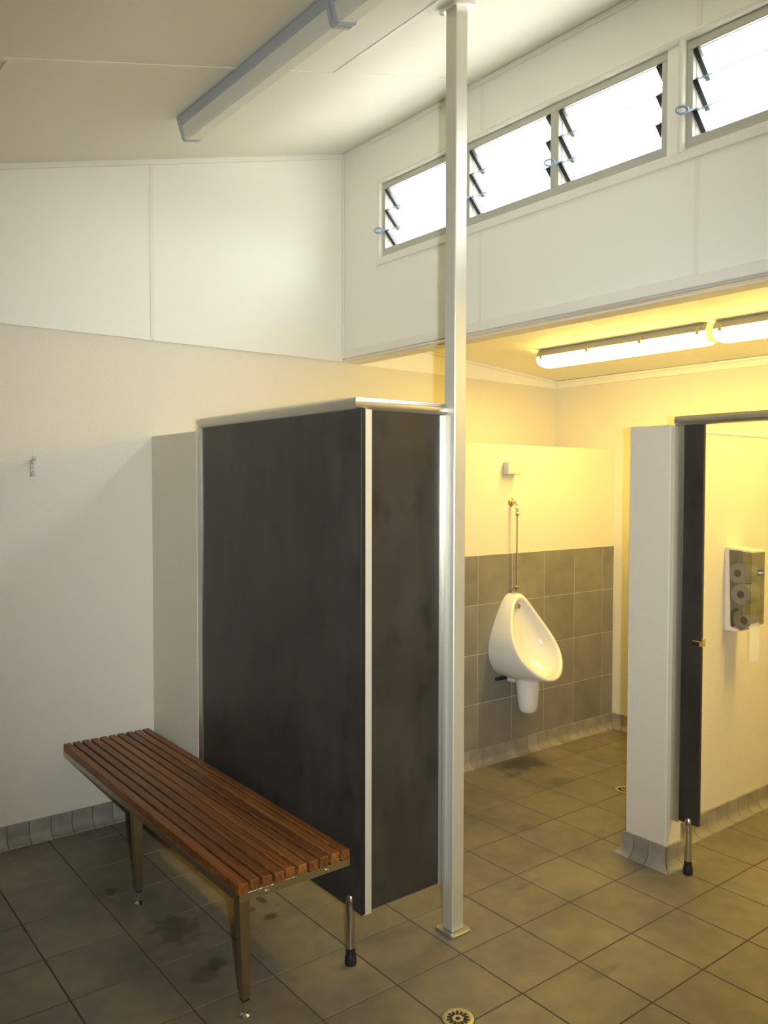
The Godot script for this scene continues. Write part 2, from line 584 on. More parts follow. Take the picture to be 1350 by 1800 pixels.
func build_walls() -> void:
	# hook wall: render below, sheet above
	var w := struct("wall_left", "cream hook wall, rendered below and sheeted above", "wall")
	var s := st()
	prism(s, PackedVector2Array([Vector2(X_MIN - 0.12, 0), Vector2(X_BACK + 0.12, 0), Vector2(X_BACK + 0.12, back_y(X_BACK) + 0.03), Vector2(X_WIN + 0.12, 2.66), Vector2(X_WIN + 0.12, 3.72), Vector2(X_MIN - 0.12, ceil_y(X_MIN) + 0.02)]), "z", -0.14, 0.0)
	obj("render", s, M.render, w)
	var joints := [X_MIN, -0.713, 0.487, 1.687, X_WIN]
	for k in 4:
		s = st()
		var a: float = joints[k] + 0.002
		var b: float = joints[k + 1] - 0.002
		prism(s, PackedVector2Array([Vector2(a, 2.447), Vector2(b, 2.447), Vector2(b, ceil_y(b)), Vector2(a, ceil_y(a))]), "z", 0.0, 0.008)
		obj("wall_sheet", s, M.sheet, w)
	for x in [0.487, 1.687]:
		s = st()
		prism(s, PackedVector2Array([Vector2(x - 0.011, 2.452), Vector2(x + 0.011, 2.452), Vector2(x + 0.011, ceil_y(x)), Vector2(x - 0.011, ceil_y(x))]), "z", 0.008, 0.0105)
		obj("joint_strip", s, M.trim, w)
	s = st()
	prism(s, PackedVector2Array([Vector2(X_WIN + 0.002, 2.44), Vector2(X_BACK, 2.425), Vector2(X_BACK, back_y(X_BACK)), Vector2(X_WIN + 0.002, back_y(X_WIN))]), "z", 0.0, 0.008)
	obj("wall_sheet", s, M.sheet, w)

	# low service duct that carries the urinal and ends beside the bench
	w = struct("wall_duct", "low cream duct wall behind urinal, half clad in grey tiles", "wall")
	part_box("render", Vector3(1.68, 0, 0.0), Vector3(X_BACK, 1.955, Z_DUCT), M.render, w, 0.004)
	part_box("grout", Vector3(2.55, 0.05, Z_DUCT), Vector3(X_BACK, 1.278, Z_DUCT + 0.004), M.grout_pale, w)
	var xs := [2.609, 2.907, 3.206, 3.505, 3.803, 4.105, 4.405, 4.703, X_BACK]
	var ys := [0.075, 0.376, 0.678, 0.98, 1.28]
	var rng := RandomNumberGenerator.new()
	rng.seed = 4
	for i in xs.size() - 1:
		for j in ys.size() - 1:
			part_box("wall_tile", Vector3(xs[i] + 0.0018, ys[j] + 0.0018, Z_DUCT + 0.001), Vector3(xs[i + 1] - 0.0018, ys[j + 1] - 0.0018, Z_DUCT + 0.006), M["wall_tile%d" % rng.randi_range(0, 2)], w, 0.001)

	# end wall of the urinal bay
	w = struct("wall_back", "cream end wall of urinal bay and cubicle", "wall")
	part_box("render", Vector3(X_BACK, 0, 0), Vector3(X_BACK + 0.14, back_y(X_BACK) + 0.02, Z_END), M.render, w)

	# walls out of the frame that close the room
	w = struct("wall_rear", "grey tiled wall closing the low side of changing room", "wall")
	part_box("tiling", Vector3(X_MIN - 0.14, 0, 0), Vector3(X_MIN, ceil_y(X_MIN), Z_END), M.wall_tile0, w)
	w = struct("wall_end", "cream wall closing the near end of washroom", "wall")
	s = st()
	prism(s, PackedVector2Array([Vector2(X_MIN - 0.12, 0), Vector2(X_BACK + 0.12, 0), Vector2(X_BACK + 0.12, back_y(X_BACK) + 0.03), Vector2(X_WIN + 0.12, 2.66), Vector2(X_WIN + 0.12, 3.72), Vector2(X_MIN - 0.12, ceil_y(X_MIN) + 0.02)]), "z", Z_END, Z_END + 0.14)
	obj("render", s, M.render, w)

	# wall between urinal bay and cubicle, with its pier
	w = struct("wall_cubicle", "low cream wall and pier between urinal bay and cubicle", "wall")
	part_box("pier", Vector3(3.215, 0, 1.815), Vector3(3.335, 1.972, 2.026), M.render, w, 0.004)
	part_box("render", Vector3(3.335, 0, 1.82), Vector3(X_BACK, 1.962, 1.915), M.render, w, 0.004)
	part_box("capping", Vector3(3.335, 1.955, 1.815), Vector3(X_BACK, 1.968, 1.92), M.trim, w, 0.003)

	# clerestory wall: sheet above the opening to the bay, with louvre windows
	w = struct("wall_window", "cream sheeted bulkhead wall holding the clerestory louvre windows", "wall")
	s = st()
	box(s, Vector3(X_WIN, 2.455, 0.008), Vector3(X_WIN + 0.12, 2.99, Z_END))
	box(s, Vector3(X_WIN, 3.402, 0.008), Vector3(X_WIN + 0.12, 3.70, Z_END))
	for z in [[0.008, 0.385], [0.985, 1.065], [2.205, 2.285], [3.425, 3.505], [4.645, Z_END]]:
		box(s, Vector3(X_WIN, 2.99, z[0]), Vector3(X_WIN + 0.12, 3.402, z[1]))
	obj("sheeting", s, M.sheet, w)
	for z in [1.179, 2.338, 3.5]:
		part_box("joint_strip", Vector3(X_WIN - 0.0025, 2.50, z - 0.011), Vector3(X_WIN, 2.95, z + 0.011), M.trim, w)
		part_box("joint_strip", Vector3(X_WIN - 0.0025, 3.44, z - 0.011), Vector3(X_WIN, 3.655, z + 0.011), M.trim, w)
	part_box("edge_board", Vector3(X_WIN - 0.009, 2.462, 0.008), Vector3(X_WIN, 2.508, Z_END), M.trim, w, 0.002)
	part_box("soffit_bead", Vector3(X_WIN - 0.004, 2.447, 0.008), Vector3(X_WIN + 0.03, 2.462, Z_END), M.alu_pale, w, 0.004)
	part_box("soffit_lining", Vector3(X_WIN + 0.03, 2.44, 0.008), Vector3(X_WIN + 0.125, 2.457, Z_END), M.trim, w, 0.002)
	# window trims
	part_box("sill_trim", Vector3(X_WIN - 0.012, 2.948, 0.345), Vector3(X_WIN, 2.99, 4.69), M.trim, w, 0.003)
	var head := st()
	tube(head, [Vector3(X_WIN - 0.002, 3.413, 0.36), Vector3(X_WIN - 0.002, 3.413, 4.67)], 0.013, 10)
	obj("head_trim", head, M.trim, w)
	for z in [0.371, 1.052, 2.272, 3.492]:
		var t := st()
		tube(t, [Vector3(X_WIN - 0.002, 2.985, z), Vector3(X_WIN - 0.002, 3.41, z)], 0.014, 10)
		obj("side_trim", t, M.trim, w)

func build_ceilings() -> void:
	var c := struct("ceiling", "sloping cream ceiling of changing room in jointed sheets", "ceiling")
	var s := st()
	prism(s, PackedVector2Array([Vector2(X_MIN - 0.14, ceil_y(X_MIN - 0.14) + 0.009), Vector2(X_WIN + 0.16, ceil_y(X_WIN + 0.16) + 0.009), Vector2(X_WIN + 0.16, ceil_y(X_WIN + 0.16) + 0.13), Vector2(X_MIN - 0.14, ceil_y(X_MIN - 0.14) + 0.13)]), "z", -0.14, Z_END + 0.14)
	obj("roof_deck", s, M.ceiling, c)
	var rows := [[0.0, 1.17, [X_MIN, 0.73, X_WIN]], [1.17, 2.37, [X_MIN, -0.38, 2.02, X_WIN]], [2.37, 3.57, [X_MIN, 0.73, X_WIN]], [3.57, Z_END, [X_MIN, -0.38, 2.02, X_WIN]]]
	for r in rows:
		for k in r[2].size() - 1:
			var a: float = r[2][k]
			var b: float = r[2][k + 1]
			s = st()
			prism(s, PackedVector2Array([Vector2(a, ceil_y(a)), Vector2(b, ceil_y(b)), Vector2(b, ceil_y(b) + 0.009), Vector2(a, ceil_y(a) + 0.009)]), "z", r[0] + 0.001, r[1] - 0.001)
			obj("ceiling_sheet", s, M.ceiling, c)
			if k > 0:
				s = st()
				prism(s, PackedVector2Array([Vector2(a - 0.011, ceil_y(a - 0.011)), Vector2(a + 0.011, ceil_y(a + 0.011)), Vector2(a + 0.011, ceil_y(a + 0.011) - 0.003), Vector2(a - 0.011, ceil_y(a - 0.011) - 0.003)]), "z", r[0] + 0.011, r[1] - 0.011)
				obj("joint_strip", s, M.trim, c)
		if r[0] > 0:
			s = st()
			prism(s, PackedVector2Array([Vector2(X_MIN, ceil_y(X_MIN)), Vector2(X_WIN, ceil_y(X_WIN)), Vector2(X_WIN, ceil_y(X_WIN) - 0.003), Vector2(X_MIN, ceil_y(X_MIN) - 0.003)]), "z", r[0] - 0.011, r[0] + 0.011)
			obj("joint_strip", s, M.trim, c)

	c = struct("ceiling_bay", "low sloping cream ceiling above urinal bay", "ceiling")
	s = st()
	prism(s, PackedVector2Array([Vector2(X_WIN + 0.12, back_y(X_WIN + 0.12)), Vector2(X_BACK + 0.14, back_y(X_BACK + 0.14)), Vector2(X_BACK + 0.14, back_y(X_BACK + 0.14) + 0.10), Vector2(X_WIN + 0.12, back_y(X_WIN + 0.12) + 0.10)]), "z", -0.14, Z_END + 0.14)
	obj("ceiling_sheet", s, M.ceiling, c)
	for z in [1.26, 2.46]:
		s = st()
		prism(s, PackedVector2Array([Vector2(X_WIN + 0.13, back_y(X_WIN + 0.13)), Vector2(X_BACK, back_y(X_BACK)), Vector2(X_BACK, back_y(X_BACK) - 0.002), Vector2(X_WIN + 0.13, back_y(X_WIN + 0.13) - 0.002)]), "z", z - 0.009, z + 0.009)
		obj("joint_strip", s, M.trim, c)
	# low metal roof outside the clerestory: it throws daylight up on to the high ceiling
	c = struct("roof_lower", "pale ribbed metal roof outside the clerestory windows", "roof")
	s = st()
	var p := PackedVector2Array()
	p.append_array([Vector2(X_WIN + 0.12, 2.80), Vector2(6.2, 2.54), Vector2(6.2, 2.56), Vector2(X_WIN + 0.12, 2.82)])
	prism(s, p, "z", -0.6, Z_END + 0.6)
	obj("sheet", s, M.roof_metal, c)

	# beads where sheets meet
	var n := 1
	s = st()
	prism(s, PackedVector2Array([Vector2(X_MIN, ceil_y(X_MIN) - 0.026), Vector2(X_WIN, ceil_y(X_WIN) - 0.026), Vector2(X_WIN, ceil_y(X_WIN)), Vector2(X_MIN, ceil_y(X_MIN))]), "z", 0.0085, 0.019)
	org = Vector3.ZERO
	trim(n, s, "cream bead where sloping ceiling meets hook wall")
	s = st()
	box(s, Vector3(X_WIN - 0.012, 2.462, 0.008), Vector3(X_WIN, 3.652, 0.022), 0.003)
	trim(2, s, "cream vertical bead in corner of sheeted walls")
	s = st()
	box(s, Vector3(X_WIN - 0.012, ceil_y(X_WIN) - 0.028, 0.022), Vector3(X_WIN, ceil_y(X_WIN) - 0.003, Z_END), 0.003)
	trim(3, s, "cream bead where high ceiling meets window wall")
	s = st()
	prism(s, PackedVector2Array([Vector2(X_WIN + 0.125, back_y(X_WIN + 0.125) - 0.018), Vector2(X_BACK, back_y(X_BACK) - 0.018), Vector2(X_BACK, back_y(X_BACK)), Vector2(X_WIN + 0.125, back_y(X_WIN + 0.125))]), "z", 0.0085, 0.022)
	trim(4, s, "cream bead along ceiling of urinal bay above duct")
	s = st()
	box(s, Vector3(X_BACK - 0.01, 2.422, 0.022), Vector3(X_BACK, back_y(X_BACK) - 0.002, Z_END), 0.002)
	box(s, Vector3(X_BACK - 0.024, back_y(X_BACK) - 0.018, 0.022), Vector3(X_BACK - 0.01, back_y(X_BACK) - 0.001, Z_END), 0.003)
	trim(5, s, "cream cornice strip along end wall of urinal bay")

func trim(n: int, s: SurfaceTool, label: String) -> void:
	var o := obj("trim_%d" % n, s, M.trim)
	tag(o, label, "trim", "", "structure")

# a row of cove tiles: drawn along local x with the foot coming out to local z, then turned and placed
func cove_mesh(w: float, m0: float, m1: float, depth := 0.0) -> ArrayMesh:
	var prof := [Vector2(0.0, 0.10), Vector2(0.009, 0.10), Vector2(0.010, 0.098), Vector2(0.010, 0.045)]
	for k in 5:
		var t := PI / 2 * (k + 1) / 5.0
		prof.append(Vector2(0.010 + 0.038 * (1.0 - cos(t)), 0.045 - 0.041 * sin(t)))
	prof.append(Vector2(0.048, 0.0))
	prof.append(Vector2(0.0, 0.0))
	var s := st()
	var keep := org
	org = Vector3.ZERO
	var at := func(p: Vector2, e: int) -> Vector3:
		var d: float = max(p.x - depth, 0.0)
		return Vector3(-m0 * d if e == 0 else w + m1 * d, max(p.y - depth, 0.0), d)
	for k in prof.size() - 1:
		var a: Vector2 = prof[k]
		var b: Vector2 = prof[k + 1]
		var n := Vector3(0, b.x - a.x, a.y - b.y)
		quad(s, at.call(a, 0), at.call(b, 0), at.call(b, 1), at.call(a, 1), n, 1 if k >= 2 and k <= 8 else -1)
		for e in 2:
			tri(s, at.call(Vector2.ZERO, e), at.call(a, e), at.call(b, e), Vector3.LEFT if e == 0 else Vector3.RIGHT)
	org = keep
	s.generate_normals()
	return s.commit()

func skirting(called: String, label: String, at: Vector3, turn: float, length: float, step: float, first := 0.0, m0 := 0.0, m1 := 0.0) -> void:
	var r := struct(called, label, "skirting", at)
	r.rotation.y = turn
	var back := MeshInstance3D.new()
	back.mesh = cove_mesh(length, m0, m1, 0.0035)
	back.set_surface_override_material(0, M.grout_dark)
	back.name = "grout"
	r.add_child(back, true)
	var rng := RandomNumberGenerator.new()
	rng.seed = hash(called)
	var x := 0.0
	var std := cove_mesh(step - 0.0034, 0, 0)
	var k := 0
	while x < length - 0.004:
		var e: float = min(x + (first if k == 0 and first > 0 else step), length)
		if length - e < 0.015:
			e = length
		var o := MeshInstance3D.new()
		var plain := absf(e - x - step) < 1e-4 and (x > 0 or m0 == 0) and (e < length or m1 == 0)
		o.mesh = std if plain else cove_mesh(e - x - 0.0034, m0 if x == 0 else 0.0, m1 if e == length else 0.0)
		o.set_surface_override_material(0, M["cove_tile%d" % rng.randi_range(0, 2)])
		o.position = Vector3(x + 0.0017, 0, 0)
		o.name = "cove_tile"
		r.add_child(o, true)
		x = e
		k += 1

func build_skirtings() -> void:
	skirting("baseboard_left", "grey coved tile skirting along hook wall under bench", Vector3(-0.2, 0, 0), 0.0, 1.88, 0.1, 0.055, 0.0, -1.0)
	skirting("baseboard_duct_end", "grey coved tile skirting on duct end behind bench", Vector3(1.68, 0, 0), -PI / 2, Z_DUCT, 0.1, 0.0, -1.0, 1.0)
	skirting("baseboard_urinal", "beige coved tile skirting below grey urinal tiles", Vector3(1.68, 0, Z_DUCT + 0.004), 0.0, X_BACK - 1.68, 0.1, 0.06, 1.0, -1.0)
	skirting("baseboard_back", "beige coved tile skirting on end wall beside urinal", Vector3(X_BACK, 0, Z_DUCT + 0.004), -PI / 2, 1.815 - Z_DUCT, 0.1, 0.0, -1.0, -1.0)
	skirting("baseboard_cubicle", "beige coved tile skirting on wall below paper dispenser", Vector3(3.335, 0, 1.915), 0.0, X_BACK - 3.335, 0.1, 0.08, -1.0, 0.0)
	skirting("baseboard_pier", "grey coved tile skirting on front of white pier", Vector3(3.215, 0, 1.815), -PI / 2, 0.211, 0.08, 0.05, 1.0, 1.0)
	skirting("baseboard_pier_side", "beige coved tile skirting on cubicle side of pier", Vector3(3.215, 0, 2.026), 0.0, 0.12, 0.085, 0.0, 1.0, 1.0)

# ------------------------------------------------------------------ windows
func build_windows() -> void:
	window_unit(1, 0.387, 0.983, 1, "single louvre window left of the post, nearest hook wall")
	window_unit(2, 1.067, 2.203, 2, "double louvre window right of the post, middle of row")
	window_unit(3, 2.287, 3.423, 2, "double louvre window cut by right edge of photo")
	window_unit(4, 3.507, 4.643, 2, "double louvre window beyond the right edge of photo")

func window_unit(n: int, z0: float, z1: float, bays: int, label: String) -> void:
	var x0 := X_WIN + 0.004
	var x1 := X_WIN + 0.085
	var y0 := 2.992
	var y1 := 3.400
	var w := struct("window_%d" % n, label, "window", Vector3(X_WIN, y0, (z0 + z1) / 2))
	part_box("sill", Vector3(x0, y0, z0), Vector3(x1, y0 + 0.044, z1), M.frame, w, 0.002)
	part_box("head", Vector3(x0, y1 - 0.034, z0), Vector3(x1, y1, z1), M.frame, w, 0.002)
	part_box("jamb", Vector3(x0, y0 + 0.044, z0), Vector3(x1, y1 - 0.034, z0 + 0.026), M.frame, w, 0.002)
	part_box("jamb", Vector3(x0, y0 + 0.044, z1 - 0.026), Vector3(x1, y1 - 0.034, z1), M.frame, w, 0.002)
	var edges := [z0 + 0.026]
	if bays == 2:
		var zm := (z0 + z1) / 2
		part_box("mullion", Vector3(x0, y0 + 0.044, zm - 0.024), Vector3(x1, y1 - 0.034, zm + 0.024), M.frame, w, 0.002)
		edges = [z0 + 0.026, zm - 0.024, zm + 0.024, z1 - 0.026]
	else:
		edges = [z0 + 0.026, z1 - 0.026]
	for b in bays:
		var a: float = edges[b * 2]
		var e: float = edges[b * 2 + 1]
		# side channels the clips pivot in
		part_box("channel", Vector3(x0 + 0.022, y0 + 0.044, a), Vector3(x0 + 0.05, y1 - 0.034, a + 0.003), M.frame, w, 0.001)
		part_box("channel", Vector3(x0 + 0.022, y0 + 0.044, e - 0.003), Vector3(x0 + 0.05, y1 - 0.034, e), M.frame, w, 0.001)
		for k in 3:
			var yc := 3.316 - 0.1145 * k
			var c := Vector3(X_WIN + 0.052, yc, 0)
			var d := Vector3(0.70, -0.714, 0)                     # inside high, outside low
			var up := Vector3(0.714, 0.70, 0)
			var s := st()
			for z in [[a + 0.023, e - 0.023]]:
				var q := []
				for zz in z:
					for v in [[-0.062, -0.0025], [0.062, -0.0025], [0.062, 0.0025], [-0.062, 0.0025]]:
						q.append(c + d * v[0] + up * v[1] + Vector3(0, 0, zz))
				for i in 4:
					var j := (i + 1) % 4
					quad(s, q[i], q[j], q[4 + j], q[4 + i], (q[i] + q[j]) / 2 - (c + Vector3(0, 0, z[0])))
				quad(s, q[0], q[1], q[2], q[3], Vector3.FORWARD)
				quad(s, q[4], q[5], q[6], q[7], Vector3.BACK)
			obj("louvre_blade", s, M.glass, w)
			var g := st()
			var q0 := c + d * -0.0625
			prism_line(g, q0, up, d, 0.0036, 0.0012, a + 0.023, e - 0.023)
			obj("blade_edge", g, M.glass_edge, w)
			for side in 2:
				var zz: float = a + 0.0035 if side == 0 else e - 0.0225
				var cs := st()
				# a stepped holder: narrow nose inside, deep body outside
				clip_shape(cs, c, d, up, zz, zz + 0.019)
				obj("blade_clip", cs, M.black_plastic, w)
		# ring latch on the left jamb of each bay
		var lt := st()
		var lc := Vector3(X_WIN - 0.026, 3.136, a - 0.026)
		var ring := []
		for i in 14:
			var t := TAU * i / 14.0
			ring.append(lc + Vector3(cos(t) * 0.014, sin(t) * 0.014, cos(t) * 0.016))
		tube(lt, ring, 0.0046, 8, true)
		tube(lt, [lc + Vector3(0.013, -0.006, 0.015), lc + Vector3(0.026, -0.002, 0.022), lc + Vector3(0.052, 0.006, 0.030)], 0.0065, 8)
		obj("latch_ring", lt, M.latch, w)

func prism_line(s: SurfaceTool, c: Vector3, up: Vector3, d: Vector3, hu: float, hd: float, z0: float, z1: float) -> void:
	var q := []
	for zz in [z0, z1]:
		for v in [[-1, -1], [1, -1], [1, 1], [-1, 1]]:
			q.append(c + up * hu * v[0] + d * hd * v[1] + Vector3(0, 0, zz))
	for i in 4:
		var j := (i + 1) % 4
		quad(s, q[i], q[j], q[4 + j], q[4 + i], (q[i] + q[j]) / 2 - c - Vector3(0, 0, z0))
	quad(s, q[0], q[1], q[2], q[3], Vector3.FORWARD)
	quad(s, q[4], q[5], q[6], q[7], Vector3.BACK)

func clip_shape(s: SurfaceTool, c: Vector3, d: Vector3, up: Vector3, z0: float, z1: float) -> void:
	var o := PackedVector2Array([Vector2(-0.068, -0.012), Vector2(0.060, -0.012), Vector2(0.064, -0.008), Vector2(0.064, 0.012), Vector2(-0.030, 0.012), Vector2(-0.036, 0.007), Vector2(-0.068, 0.007)])
	var pts := []
	for p in o:
		pts.append(c + d * p.x + up * p.y)
	var idx := Geometry2D.triangulate_polygon(o)
	for k in range(0, idx.size(), 3):
		for z in [z0, z1]:
			var off := Vector3(0, 0, z)
			tri(s, pts[idx[k]] + off, pts[idx[k + 1]] + off, pts[idx[k + 2]] + off, Vector3.BACK if z == z1 else Vector3.FORWARD)
	for i in o.size():
		var j := (i + 1) % o.size()
		var e := o[j] - o[i]
		var n := d * e.y - up * e.x
		quad(s, pts[i] + Vector3(0, 0, z0), pts[j] + Vector3(0, 0, z0), pts[j] + Vector3(0, 0, z1), pts[i] + Vector3(0, 0, z1), n)

# ------------------------------------------------------------------ partitions
func partition_leg(parent: Node3D, x: float, z: float) -> void:
	var s := st()
	lathe(s, [Vector2(0.0, 0.056), Vector2(0.0158, 0.056), Vector2(0.0158, 0.186), Vector2(0.0176, 0.188), Vector2(0.0176, 0.222), Vector2(0.0155, 0.238), Vector2(0.010, 0.249), Vector2(0.0, 0.253)], Vector3(x, 0, z), Vector3.UP, 20)
	var leg := obj("leg", s, M.steel, parent)
	s = st()
	lathe(s, [Vector2(0.0, 0.0), Vector2(0.0195, 0.0), Vector2(0.0208, 0.004), Vector2(0.0208, 0.027), Vector2(0.0178, 0.034), Vector2(0.0168, 0.038), Vector2(0.0168, 0.060), Vector2(0.0, 0.060)], Vector3(x, 0, z), Vector3.UP, 20)
	obj("rubber_foot", s, M.rubber, leg)

func build_privacy_screen() -> void:
	var t := thing("privacy_screen", "L-shaped charcoal laminate privacy screen behind bench, with aluminium top rail", "partition", Vector3(1.689, 0, 1.2))
	part_box("side_panel", Vector3(1.681, 0.203, 0.575), Vector3(1.697, 1.972, 1.826), M.laminate, t, 0.0015)
	part_box("return_panel", Vector3(1.72, 0.188, 1.780), Vector3(2.074, 1.972, 1.796), M.laminate, t, 0.0015)
	part_box("panel_edge", Vector3(1.680, 0.202, 1.826), Vector3(1.698, 1.970, 1.8285), M.laminate_edge, t, 0.0008)
	# folded aluminium angle in the corner
	var s := st()
	prism(s, PackedVector2Array([Vector2(1.6975, 1.7765), Vector2(1.729, 1.7765), Vector2(1.729, 1.7795), Vector2(1.7195, 1.7795), Vector2(1.7195, 1.7965), Vector2(1.729, 1.7965), Vector2(1.729, 1.823), Vector2(1.6975, 1.823)]), "y", 0.195, 1.968)
	obj("corner_channel", s, M.alu_pale, t)
	s = st()
	prism(s, PackedVector2Array([Vector2(1.6765, 0.5465), Vector2(1.7015, 0.5465), Vector2(1.7015, 0.588), Vector2(1.6975, 0.588), Vector2(1.6975, 0.5745), Vector2(1.6805, 0.5745), Vector2(1.6805, 0.588), Vector2(1.6765, 0.588)]), "y", 0.195, 1.968)
	obj("wall_channel", s, M.alu, t)
	s = st()
	prism(s, PackedVector2Array([Vector2(2.064, 1.776), Vector2(2.080, 1.776), Vector2(2.080, 1.770), Vector2(2.0915, 1.770), Vector2(2.0915, 1.806), Vector2(2.080, 1.806), Vector2(2.080, 1.800), Vector2(2.064, 1.800), Vector2(2.064, 1.7965), Vector2(2.076, 1.7965), Vector2(2.076, 1.7795), Vector2(2.064, 1.7795)]), "y", 0.188, 1.968)
	obj("post_channel", s, M.alu, t)
	# rounded top rail in two mitred lengths
	var o := rounded(0.042, 0.046, 0.019, 6)
	var y := 1.988
	var a := Vector3(1.689, y, 0.572)
	var b := Vector3(1.689, y, 1.790)
	var c := Vector3(2.0915, y, 1.790)
	var side_a := Vector3(-1, 0, 0)
	var side_b := Vector3(0, 0, 1)
	var m := side_a + side_b
	s = st()
	sweep(s, o, a, b, side_a, m)
	obj("top_rail", s, M.alu, t)
	s = st()
	sweep(s, o, b, c, m, side_b)
	obj("top_rail", s, M.alu, t)
	partition_leg(t, 1.683, 1.762)

func build_post() -> void:
	var t := thing("support_post", "square grey metal post from floor plate to sloping ceiling", "post", Vector3(2.121, 0, 1.822))
	var lo := Vector3(2.092, 0.012, 1.793)
	var s := st()
	box(s, lo, Vector3(2.150, 3.466, 1.851), 0.003)
	obj("shaft", s, M.post, t)
	s = st()
	var out := rounded(0.104, 0.104, 0.014, 4)
	var p := PackedVector2Array()
	for q in out:
		p.append(q + Vector2(2.121, 1.822))
	prism(s, p, "y", 0.0, 0.009)
	prism_shrunk(s, out, Vector2(2.121, 1.822), 0.009, 0.012)
	obj("base_plate", s, M.zinc, t)
	# head plate lies along the slope
	s = st()
	var keep := org
	var at := Vector3(2.121, ceil_y(2.121) - 0.001, 1.822)
	org = Vector3.ZERO
	var hp := PackedVector2Array()
	for q in out:
		hp.append(q)
	prism(s, hp, "y", -0.016, 0.0)
	var plate := obj("head_plate", s, M.chrome, t)
	plate.position = at - keep
	plate.rotation.z = atan(SLOPE)
	org = keep

func prism_shrunk(s: SurfaceTool, out: PackedVector2Array, at: Vector2, y0: float, y1: float) -> void:
	var n := out.size()
	for k in n:
		var a := out[k]
		var b := out[(k + 1) % n]
		var a2 := a * 0.95
		var b2 := b * 0.95
		quad(s, Vector3(at.x + a.x, y0, at.y + a.y), Vector3(at.x + b.x, y0, at.y + b.y), Vector3(at.x + b2.x, y1, at.y + b2.y), Vector3(at.x + a2.x, y1, at.y + a2.y), Vector3(a.x, 0.05, a.y))
		tri(s, Vector3(at.x, y1, at.y), Vector3(at.x + a2.x, y1, at.y + a2.y), Vector3(at.x + b2.x, y1, at.y + b2.y), Vector3.UP)

func build_cubicle_front() -> void:
	var t := thing("cubicle_front", "narrow charcoal cubicle panel with long top rail beside white pier", "partition", Vector3(3.262, 0, 2.1))
	part_box("panel", Vector3(3.252, 0.222, 2.062), Vector3(3.268, 1.972, 2.162), M.laminate, t, 0.0015)
	part_box("panel", Vector3(3.252, 0.222, 2.80), Vector3(3.268, 1.972, 3.02), M.laminate, t, 0.0015)
	var s := st()
	prism(s, PackedVector2Array([Vector2(3.248, 2.027), Vector2(3.272, 2.027), Vector2(3.272, 2.068), Vector2(3.2685, 2.068), Vector2(3.2685, 2.06), Vector2(3.2515, 2.06), Vector2(3.2515, 2.068), Vector2(3.248, 2.068)]), "y", 0.215, 1.968)
	obj("wall_channel", s, M.alu, t)
	s = st()
	sweep(s, rounded(0.042, 0.046, 0.019, 6), Vector3(3.26, 1.990, 2.026), Vector3(3.26, 1.990, 3.03), Vector3(-1, 0, 0), Vector3(-1, 0, 0))
	obj("top_rail", s, M.alu, t)
	s = st()
	box(s, Vector3(3.236, 1.012, 2.128), Vector3(3.2515, 1.036, 2.166), 0.003)
	box(s, Vector3(3.2515, 1.008, 2.1622), Vector3(3.278, 1.046, 2.168), 0.002)
	obj("latch_keeper", s, M.chrome, t)
	partition_leg(t, 3.250, 2.116)
	partition_leg(t, 3.250, 2.88)

# ------------------------------------------------------------------ bench
func build_bench() -> void:
	var t := thing("bench", "slatted hardwood bench with slim metal frame against charcoal screen", "bench", Vector3(1.44, 0, 0.9))
	var x0 := 1.218
	var pitch := 0.0442
	var rng := RandomNumberGenerator.new()
	rng.seed = 21
	var tone := [0, 1, 1, 3, 4, 2, 3, 1, 2, 0]
	var ends := [1.806, 1.800, 1.802, 1.806, 1.800, 1.806, 1.808, 1.803, 1.806, 1.804]
	for k in 10:
		var a := x0 + pitch * k
		part_box("slat", Vector3(a, 0.406, 0.006), Vector3(a + 0.0345, 0.441, ends[k]), M["slat%d" % tone[k]], t, 0.003)
		for z in [0.10, 0.90, 1.768]:
			var s := st()
			lathe(s, [Vector2(0.0032, 0.0), Vector2(0.0032, 0.0006), Vector2(0.0, 0.0006)], Vector3(a + 0.018, 0.441, z), Vector3.UP, 8)
			obj("screw", s, M.steel_dull, t)
	# frame of flat stainless angle
	part_box("front_rail", Vector3(x0, 0.379, 0.004), Vector3(x0 + 0.004, 0.4058, 1.80), M.steel_dull, t, 0.0008)
	part_box("rear_rail", Vector3(1.652, 0.379, 0.004), Vector3(1.656, 0.4058, 1.80), M.steel_dull, t, 0.0008)
	part_box("end_rail", Vector3(x0, 0.379, 1.796), Vector3(1.656, 0.4058, 1.80), M.steel, t, 0.0008)
	part_box("cross_rail", Vector3(x0 + 0.004, 0.379, 0.88), Vector3(1.652, 0.4058, 0.884), M.steel_dull, t, 0.0008)
	part_box("cross_rail", Vector3(x0 + 0.004, 0.379, 0.004), Vector3(1.652, 0.4058, 0.008), M.steel_dull, t, 0.0008)
	for x in [1.322, 1.556]:
		var s := st()
		lathe(s, [Vector2(0.0, 0.0), Vector2(0.0075, 0.0), Vector2(0.0075, 0.003), Vector2(0.006, 0.004), Vector2(0.0058, 0.007), Vector2(0.004, 0.0105), Vector2(0.0, 0.012)], Vector3(x, 0.389, 1.80), Vector3.BACK, 12)
		obj("dome_nut", s, M.chrome, t)
	for z in [1.76, 0.865]:
		bench_leg(t, Vector3(x0 + 0.004, 0, z))

